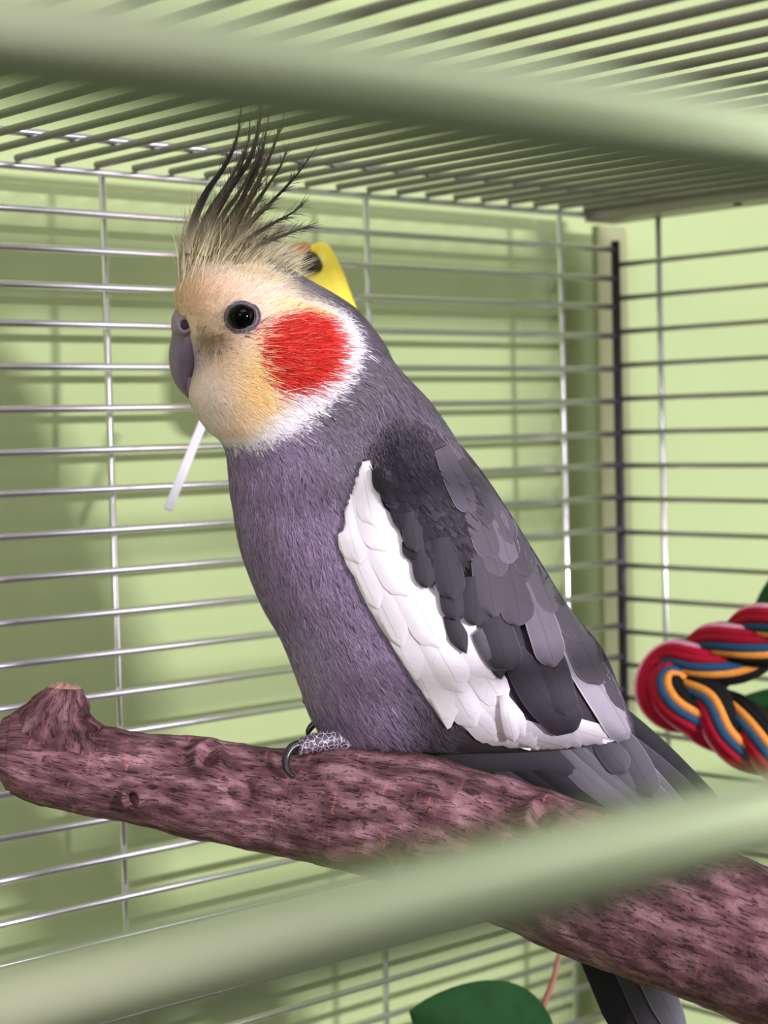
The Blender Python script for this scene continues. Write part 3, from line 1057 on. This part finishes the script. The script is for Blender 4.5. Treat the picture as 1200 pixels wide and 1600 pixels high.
def z1(x, y):
    return 240 + x / 2.8075, 150 + y / 2.8075


CR = [([(150, 690), (175, 560), (235, 430), (320, 310), (375, 180), (402, -40)], 15, 2.0, (58, 52, 56)),
      ([(215, 700), (250, 560), (330, 420), (425, 290), (470, 130), (478, -30)], 17, 3.0, (66, 60, 60)),
      ([(180, 690), (230, 540), (320, 400), (385, 290), (412, 205)], 11, -1.0, (86, 80, 70)),
      ([(300, 700), (350, 560), (430, 370), (480, 250), (524, 40)], 12, 1.0, (72, 66, 62)),
      ([(330, 680), (390, 520), (470, 370), (535, 230), (594, 60)], 11, 4.0, (78, 72, 60)),
      ([(340, 690), (420, 520), (500, 400), (560, 310), (597, 215)], 9, -3.0, (84, 78, 66)),
      ([(300, 710), (420, 570), (530, 465), (630, 365), (732, 232)], 9, 5.0, (62, 57, 56)),
      ([(310, 730), (430, 625), (520, 570), (610, 525), (688, 472)], 9, 3.0, (74, 68, 62)),
      ([(350, 750), (450, 665), (560, 625), (640, 600), (725, 572)], 9, 5.0, (80, 74, 66)),
      ([(340, 740), (430, 670), (510, 625), (590, 590)], 8, -2.0, (90, 84, 72)),
      ([(200, 690), (270, 520), (360, 380), (420, 220), (434, 20)], 8, 4.0, (70, 64, 60)),
      ([(280, 690), (330, 560), (400, 440), (460, 330), (500, 190)], 12, -2.0, (96, 90, 72)),
      ([(240, 700), (300, 540), (380, 430), (450, 300), (505, 110)], 10, 2.0, (88, 82, 68)),
      ([(320, 660), (360, 560), (420, 480), (470, 400), (500, 330)], 10, 5.0, (86, 80, 58)),
      ([(300, 720), (400, 590), (470, 520), (530, 500)], 9, 6.0, (110, 104, 84))]
bp_, bd2, bc_, bn_ = [], [], [], []
for path, wd, wv, cl in CR:
    wv = wv + 7.0
    pp = catmull(np.array([z1(*q) for q in path]), 22)
    n = len(pp)
    T = np.gradient(pp, axis=0)
    T /= np.linalg.norm(T, axis=1)[:, None]
    Pn = np.stack([-T[:, 1], T[:, 0]], 1)
    pts, uv, fc = [], [], []
    for i in range(n):
        t = i / (n - 1)
        wpx = wd * 0.47 * (0.75 + 0.25 * math.sin(math.pi * min(1, t * 2))) * max(0.06, (1 - t ** 2.2))
        for j, q in enumerate((-1, -0.35, 0.35, 1)):
            a, b = px2ab(pp[i, 0] + Pn[i, 0] * wpx * q, pp[i, 1] + Pn[i, 1] * wpx * q, wv)
            pts.append((a, b, wv * (1 + 0.6 * t) + (0.5 if abs(q) < 0.5 else 0)))
            uv.append((q * 0.85, t * 3))
    fc = [(i * 4 + j, i * 4 + j + 1, (i + 1) * 4 + j + 1, (i + 1) * 4 + j) for i in range(n - 1) for j in range(3)]
    pts = np.array(pts)
    tt = np.repeat(np.clip(np.linspace(-0.1, 2.8, n), 0, 1), 4)[:, None]
    sh_ = np.tile(np.array([1.12, 0.9, 0.9, 1.12]), n)[:, None]
    o = new_obj('crest_feather', bird(pts[:, 0], pts[:, 1], pts[:, 2]), fc, M_PLUME, crest, col=lin((np.array((176, 164, 136)) * (1 - tt) + np.array(cl, float) * tt) * sh_))
    for _ in range(90):                                              # loose barbs along each shaft
        t = random.random() ** 1.2 * 0.9
        i = int(t * (n - 1))
        a, b = px2ab(pp[i, 0], pp[i, 1], wv)
        bp_.append((a, b, wv * (1 + 0.6 * t) + random.uniform(-0.5, 0.5)))
        sgn = random.choice((-1, 1))
        d = T[i] + Pn[i] * sgn * random.uniform(0.2, 0.5)
        bd2.append(d / np.linalg.norm(d))
        tq = min(1.0, 1.6 * t)
        mixc = np.array(cl) * tq + np.array((178, 166, 130)) * (1 - tq)
        bc_.append(mixc * random.uniform(0.8, 1.15))
        bn_.append((0, 0, 1))
o = strands(np.array(bp_), np.array(bn_, float), 4.0, 0.14, 0.1, np.array(bc_), name='crest_barbs', parent=crest, dirs=np.array(bd2), spread=0.15)
fp, fd, fc_, fn_, fl_ = [], [], [], [], []
for _ in range(5200):                                                # cream fluff the long feathers rise from
    t = random.random()
    x = 284 + 160 * t + random.uniform(-6, 6)
    y = 430 - 26 * math.sin(math.pi * min(1, t * 1.05)) + random.uniform(-30, 38) + 12 * t
    an = math.radians(-86 + 62 * t + random.gauss(0, 7))
    wv = random.gauss(0, 5.5)
    a, b = px2ab(x, y, wv)
    fp.append((a, b, wv)); fd.append((math.cos(an), math.sin(an))); fn_.append((-0.2, -0.2, 0.95))
    base = np.array((224, 208, 164)) * (1 - t) + np.array((206, 196, 168)) * t
    if random.random() < 0.13:
        base = np.array((130, 120, 106))
    if x < 300 and random.random() < 0.4:
        base = np.array((176, 164, 160))
    fc_.append(base * random.uniform(0.88, 1.1))
    fl_.append((11.0 - 5.0 * t) * random.uniform(0.4, 1.6))
fn_ = np.array(fn_, float); fn_ /= np.linalg.norm(fn_, axis=1)[:, None]
o = strands(np.array(fp), fn_, np.array(fl_), 0.15, 0.5, np.array(fc_), name='crest_fluff', parent=crest, dirs=np.array(fd), spread=0.05, bend=-0.5)

# ------------------------------------------------------------------ bird: foot
def toe(name, pts, radii, m, parent, sides=12, n=None):
    n = n or len(pts) * 6
    pr = catmull(np.array([[*at(u, v, d * KD), r * KD] for (u, v, d), r in zip(pts, radii)]), n)
    V, Fc = tube(pr[:, :3], pr[:, 3] * (1 + 0.07 * np.sin(np.arange(n) * 2.1)) if m is M_SCALE else pr[:, 3], sides)
    return new_obj(name, V, Fc, m, parent)


foot = toe('foot', [(590, 1120, 0.497), (560, 1142, 0.495), (545, 1152, 0.494), (520, 1156, 0.4925), (495, 1160, 0.4905), (476, 1165, 0.489), (463, 1171, 0.4875)],
           [0.0034, 0.0034, 0.0032, 0.0029, 0.0026, 0.0023, 0.0017], M_SCALE, cockatiel)
foot['label'] = 'scaly dark toes with pale creases'
toe('claw', [(466, 1163, 0.4872), (455, 1169, 0.4862), (447, 1184, 0.4850), (448, 1201, 0.4838), (457, 1213, 0.4832), (462, 1206, 0.4830)], [0.0013, 0.0012, 0.00105, 0.0009, 0.0006, 0.0002], M_CLAW, foot)
toe('toe', [(555, 1140, 0.504), (530, 1142, 0.5035), (512, 1137, 0.503), (500, 1132, 0.503)], [0.003, 0.0028, 0.0025, 0.0014], M_SCALE, foot)
toe('claw', [(500, 1127, 0.503), (490, 1132, 0.503), (482, 1142, 0.5025), (481, 1152, 0.502)], [0.0012, 0.001, 0.0008, 0.0003], M_CLAW, foot)
toe('claw', [(490, 1092, 0.512), (482, 1091, 0.512), (477, 1096, 0.512), (479, 1101, 0.512)], [0.0011, 0.001, 0.0008, 0.0003], M_CLAW, foot)

# ------------------------------------------------------------------ the wooden perch
BR = [(4, 1176, 0.4925, 46), (14, 1176, 0.4925, 58), (34, 1178, 0.493, 66), (90, 1190, 0.495, 69), (150, 1204, 0.4965, 70), (300, 1229, 0.498, 76), (450, 1252, 0.4975, 86),
      (650, 1284, 0.490, 106), (850, 1354, 0.478, 113), (1000, 1409, 0.468, 117), (1200, 1484, 0.455, 121), (1420, 1572, 0.440, 124)]
NB, NC = 420, 120
br = catmull(np.array([[*at(u, v, d * KD), r * d * KD / F_PX] for u, v, d, r in BR]), NB)
bp3, brd = br[:, :3], br[:, 3]
T, N_, B_ = frames(bp3)
arc = np.concatenate([[0], np.cumsum(np.linalg.norm(np.diff(bp3, axis=0), axis=1))])
th = np.arange(NC) * 2 * math.pi / NC
gs = rng.random((64, 32))


def vnoise(x, y, px_, py_):
    """periodic value noise"""
    xi, yi = np.floor(x).astype(int), np.floor(y).astype(int)
    fx, fy = x - xi, y - yi
    fx, fy = fx * fx * (3 - 2 * fx), fy * fy * (3 - 2 * fy)
    g = lambda i, j: gs[i % px_, j % py_]
    return (g(xi, yi) * (1 - fx) + g(xi + 1, yi) * fx) * (1 - fy) + (g(xi, yi + 1) * (1 - fx) + g(xi + 1, yi + 1) * fx) * fy


AR, TH = np.meshgrid(arc * 1000, th, indexing='ij')
disp = (vnoise(AR / 16, TH / (2 * math.pi) * 8, 64, 8) - 0.5) * 0.0012 + (vnoise(AR / 5, TH / (2 * math.pi) * 16, 64, 16) - 0.5) * 0.0006 \
    + (vnoise(AR / 2.4, TH / (2 * math.pi) * 32, 64, 32) - 0.5) * 0.0004
PB = bp3[:, None, :] + (np.cos(TH)[..., None] * N_[:, None, :] + np.sin(TH)[..., None] * B_[:, None, :]) * brd[:, None, None]
rad_dir = (np.cos(TH)[..., None] * N_[:, None, :] + np.sin(TH)[..., None] * B_[:, None, :])


def seen_px(P):
    z = P @ FW
    return 600 + F_PX * (P @ RT) / z, 800 - F_PX * (P @ UP) / z


pu, pv = seen_px(PB)
nearside = (rad_dir @ FW) < 0
for ku, kv, kr, kh in ((325, 1188, 26, 0.0026), (645, 1350, 30, 0.0034), (850, 1285, 34, 0.0026), (207, 1245, 18, 0.0020), (372, 1236, 24, -0.0012)):
    r_ = np.hypot((pu - ku) / 1.0, (pv - kv) / 1.0) / kr
    disp += nearside * kh * (np.exp(-((r_ - 0.75) / 0.35) ** 2) - 0.9 * np.exp(-(r_ / 0.35) ** 2))
PB = PB + rad_dir * disp[..., None]
uvb = np.stack([AR, TH / (2 * math.pi) * 90.0], -1).reshape(-1, 2)
fb = [(i * NC + j, i * NC + (j + 1) % NC, (i + 1) * NC + (j + 1) % NC, (i + 1) * NC + j) for i in range(NB - 1) for j in range(NC)]
fb += [tuple(range(NC - 1, -1, -1)), tuple((NB - 1) * NC + j for j in range(NC))]
branch = new_obj('branch_perch', PB.reshape(-1, 3), fb, M_BARK, uv=uvb, loc=at(600, 1280, 0.492 * KD))
tag(branch, 'thick reddish brown natural wood branch crossing the cage under the bird', 'perch')
# cut side stub at the left end
stp = catmull(np.array([[*at(u, v, d * KD), r * d * KD / F_PX] for u, v, d, r in
                        [(84, 1196, 0.494, 92), (84, 1160, 0.494, 88), (85, 1135, 0.4935, 76), (86, 1112, 0.493, 60), (94, 1090, 0.4925, 41), (101, 1074, 0.492, 27)]]), 26)
T, N2, B2 = frames(stp[:, :3])
NT = 36
ths = np.arange(NT) * 2 * math.pi / NT
dsq = np.linspace(0.66, 0.95, 26)[:, None, None]
lean = RT * 0.98 + UP * -0.06
PS = stp[:, None, :3] + stp[:, 3][:, None, None] * (np.cos(ths)[None, :, None] * lean[None, None, :] - dsq * np.sin(ths)[None, :, None] * FW[None, None, :])
nz_ = (vnoise(np.arange(26)[:, None] / 2.2 + 0 * ths, ths[None, :] / (2 * math.pi) * 16 + 0 * np.arange(26)[:, None], 64, 16) - 0.5)
PS = PS + (PS - stp[:, None, :3]) * nz_[..., None] * 0.20
top = np.mean(PS[-1], axis=0) - T[-1] * 0.0012
VS = np.vstack([PS.reshape(-1, 3), top[None]])
fs_ = [(i * NT + j, i * NT + (j + 1) % NT, (i + 1) * NT + (j + 1) % NT, (i + 1) * NT + j) for i in range(25) for j in range(NT)]
fs_ += [((25) * NT + j, 25 * NT + (j + 1) % NT, len(VS) - 1) for j in range(NT)]
uvs = np.vstack([np.stack(np.meshgrid(np.arange(26) * 0.9, ths * 9.0, indexing='ij'), -1).reshape(-1, 2), [[25.0, 20.0]]])
stub = new_obj('branch_stub', VS, fs_, M_BARK, branch, uv=uvs)
stub['label'] = 'short broken side stub'
rc = [PS[-1].mean(0) + (PS[-1] - PS[-1].mean(0)) * k + (UP * 0.0007 * (1 - k) + UP * 0.0012 * (rng.random((NT, 1)) - 0.4) * (k < 0.95)) for k in (1.0, 0.75, 0.45, 0.15)]
VC = np.vstack(rc)
fcut = [(i * NT + j, i * NT + (j + 1) % NT, (i + 1) * NT + (j + 1) % NT, (i + 1) * NT + j) for i in range(3) for j in range(NT)] + [tuple(3 * NT + j for j in range(NT))]
cutf = new_obj('cut_face', VC, fcut, mat('cut_wood', (172, 134, 118), 0.9, noise=0.25, scale=600.0, bump=0.6), branch)
cutf['label'] = 'paler rough cut end of the stub'

# ------------------------------------------------------------------ braided rope perch
RP = [(1330, 940, 0.560), (1260, 966, 0.566), (1200, 992, 0.572), (1140, 1018, 0.578), (1094, 1038, 0.583), (1056, 1054, 0.586), (1044, 1076, 0.584), (1062, 1096, 0.580), (1104, 1108, 0.577), (1140, 1136, 0.574),
      (1190, 1160, 0.571), (1250, 1190, 0.566), (1330, 1224, 0.560)]
rpp = catmull(np.array([at(u, v, d) for u, v, d in RP]), 260)
T, N3, B3 = frames(rpp)
ra = np.concatenate([[0], np.cumsum(np.linalg.norm(np.diff(rpp, axis=0), axis=1))])
rope = tag(empty('rope_perch', rpp[130]), 'twisted multicoloured rope perch bent in a loop at the right edge', 'rope')
RC = [('teal', (38, 84, 78), -34), ('pink', (230, 160, 188), -4), ('crimson', (170, 18, 50), 24), ('red', (158, 14, 42), 52), ('blue', (36, 72, 104), 82), ('orange', (214, 138, 60), 108),
      ('black', (14, 13, 14), 134), ('black', (18, 16, 18), 162), ('black', (16, 14, 16), 192), ('crimson', (158, 16, 44), 226), ('crimson', (160, 16, 44), 256), ('green', (58, 110, 78), 290)]
rmats = {}
PITCHR, R_OFF, R_PLY = 0.046, 0.0049, 0.0047
for k in range(3):
    phi = 2 * math.pi * (ra / PITCHR + k / 3.0)
    pc = rpp + R_OFF * (np.cos(phi)[:, None] * N3 + np.sin(phi)[:, None] * B3)
    V, Fc = tube(pc, R_PLY * 0.72, 8)
    ply = new_obj('rope_strand', V, Fc, mat('strand_core', (60, 18, 26), 0.95), rope)
    Tk = np.gradient(pc, axis=0); Tk /= np.linalg.norm(Tk, axis=1)[:, None]
    e1 = np.cross(FW, T); e1 /= np.linalg.norm(e1, axis=1)[:, None]     # outer side of the bend
    e1 = e1 - Tk * np.sum(e1 * Tk, 1)[:, None]; e1 /= np.linalg.norm(e1, axis=1)[:, None]
    e2 = np.cross(Tk, e1)
    e2 = np.where(((e2 @ -FW) < 0)[:, None], -e2, e2)
    for q, (nm, cl, deg) in enumerate(RC):
        a_ = math.radians(deg)
        yc = pc + R_PLY * (math.cos(a_) * e1 + math.sin(a_) * e2)
        if nm not in rmats:
            rmats[nm] = mat('yarn_' + nm, cl, 0.85, noise=0.2, scale=1500.0, bump=0.4, spec=0.2)
        V, Fc = tube(yc, 0.00150, 7)
        new_obj('yarn', V, Fc, rmats[nm], ply)

# ------------------------------------------------------------------ small things behind the bird
M_YEL = mat('yellow_plastic', (244, 222, 66), 0.4)
M_DK = mat('toy_dark_spot', (62, 54, 28), 0.6)
M_OR = mat('toy_orange', (206, 140, 70), 0.5)
TZ = 0.556


def solid_px(outline, depth, thick, dome=0.3):
    """rounded solid slab with the given outline, its own distance and thickness"""
    ol = np.array(outline, float)
    ol = catmull(np.vstack([ol, ol[:1]]), 49)[:-1]
    c = ol.mean(0)
    n = len(ol)
    V, Fc = [], []
    prof = [(0.0, -1.0), (0.7, -1.0), (0.93, -0.7), (1.0, -0.2), (1.0, 0.2), (0.93, 0.7), (0.7, 1.0), (0.0, 1.0)]
    for s_, z in prof:
        for q in ol:
            p = c + (q - c) * max(s_, 0.02)
            V.append(at(p[0], p[1], depth) - FW * thick * z * 0.5)
    for i in range(len(prof) - 1):
        for j in range(n):
            Fc.append((i * n + j, i * n + (j + 1) % n, (i + 1) * n + (j + 1) % n, (i + 1) * n + j))
    Fc.append(tuple(range(n))); Fc.append(tuple((len(prof) - 1) * n + j for j in range(n)))
    return np.array(V), Fc


toy = tag(empty('hanging_toy', at(515, 450, TZ)), 'small yellow plastic toy with a dark spot behind the cockatiel head', 'toy')
V, Fc = solid_px([(500, 378), (514, 384), (530, 412), (546, 452), (566, 520), (556, 600), (500, 650), (420, 640), (400, 560), (440, 480), (462, 420), (478, 390)], TZ, 0.012)
new_obj('toy_body', V, Fc, M_YEL, toy)
V, Fc = solid_px([(478, 392), (494, 396), (504, 414), (500, 424), (484, 428), (470, 424), (466, 406)], TZ - 0.0062, 0.003)
new_obj('dark_spot', V, Fc, M_DK, toy)
V, Fc = solid_px([(456, 384), (478, 378), (486, 388), (474, 404), (462, 412), (452, 402)], TZ - 0.0055, 0.004)
new_obj('orange_tip', V, Fc, M_OR, toy)

V, Fc = box((-0.0013, -0.0006, -0.0150), (0.0013, 0.0006, 0.0150), 0.0003)
p0, p1 = at(322, 648, 0.541), at(262, 797, 0.538)
zax = (p0 - p1) / np.linalg.norm(p0 - p1)
xax = np.cross(zax, FW); xax /= np.linalg.norm(xax)
yax = np.cross(zax, xax)
V = np.array(V)
sc_len = np.linalg.norm(p0 - p1) / 0.030
V = (p0 + p1) / 2 + V[:, :1] * xax + V[:, 1:2] * yax + V[:, 2:3] * sc_len * zax
V = V + FW * 0.0 
tag(new_obj('cable_tie', V, Fc, mat('white_nylon', (214, 212, 220), 0.5), smooth=False, loc=(p0 + p1) / 2), 'loose white plastic cable tie tail slanting below the beak', 'cable tie')

vs, fs = uv_sphere(0.0032, 0.0032, 0.0032, 16, 10)
bpos = at(265, 1528, 0.5305)
tag(new_obj('pink_bead', vs + bpos, fs, mat('pink_plastic', (226, 140, 140), 0.5), loc=bpos), 'small pink bead low on the back wires', 'bead')


# ------------------------------------------------------------------ leaves
def leaf_mesh(base, tip, width, d0, d1, cup=0.004):
    base, tip = np.array(base, float), np.array(tip, float)
    ax = tip - base
    L_ = np.linalg.norm(ax); ax /= L_
    pr = np.array([-ax[1], ax[0]])
    V, Fc = [], []
    nt, nc = 16, 8
    for i in range(nt):
        t = i / (nt - 1)
        wd = width * 0.5 * max(0.02, math.sin(math.pi * t ** 0.8) ** 0.75)
        for j in range(nc + 1):
            q = -1 + 2 * j / nc
            p = base + ax * L_ * t + pr * wd * q
            V.append(at(p[0], p[1], d0 + (d1 - d0) * t) - FW * (cup * (1 - abs(q)) * math.sin(math.pi * t)))
    for i in range(nt - 1):
        for j in range(nc):
            Fc.append((i * (nc + 1) + j, i * (nc + 1) + j + 1, (i + 1) * (nc + 1) + j + 1, (i + 1) * (nc + 1) + j))
    return np.array(V), Fc


M_LEAF = mat('leaf_green', (20, 60, 24), 0.7, spec=0.15, noise=0.2, scale=150.0)
M_STEM = mat('stem_red', (146, 92, 78), 0.7)
sprig = tag(empty('leafy_sprig', at(820, 1640, 0.55)), 'dark green leaf on a reddish stem below the branch', 'plant')
V, Fc = leaf_mesh((870, 1660), (640, 1580), 190, 0.548, 0.53)
new_obj('leaf', V, Fc, M_LEAF, sprig)
V, Fc = tube(np.array([at(820, 1640, 0.556), at(846, 1580, 0.556), at(866, 1528, 0.558), at(874, 1490, 0.56)]), [0.0012, 0.001, 0.0009, 0.0007], 8)
new_obj('stem', V, Fc, M_STEM, sprig)
bush = tag(empty('side_sprig', at(1230, 1100, 0.62)), 'dark leafy sprig half out of view behind the rope', 'plant')
for b_, t_, wd, d in [((1290, 1090), (1128, 1104), 46, 0.615), ((1290, 880), (1176, 960), 70, 0.625), ((1300, 1240), (1150, 1270), 80, 0.615)]:
    V, Fc = leaf_mesh(b_, t_, wd, d, d)
    new_obj('leaf', V, Fc, M_LEAF, bush)
V, Fc = tube(np.array([at(1290, 880, 0.625), at(1296, 1000, 0.618), at(1290, 1090, 0.615), at(1300, 1240, 0.615)]), 0.0011, 8)
new_obj('stem', V, Fc, M_STEM, bush)
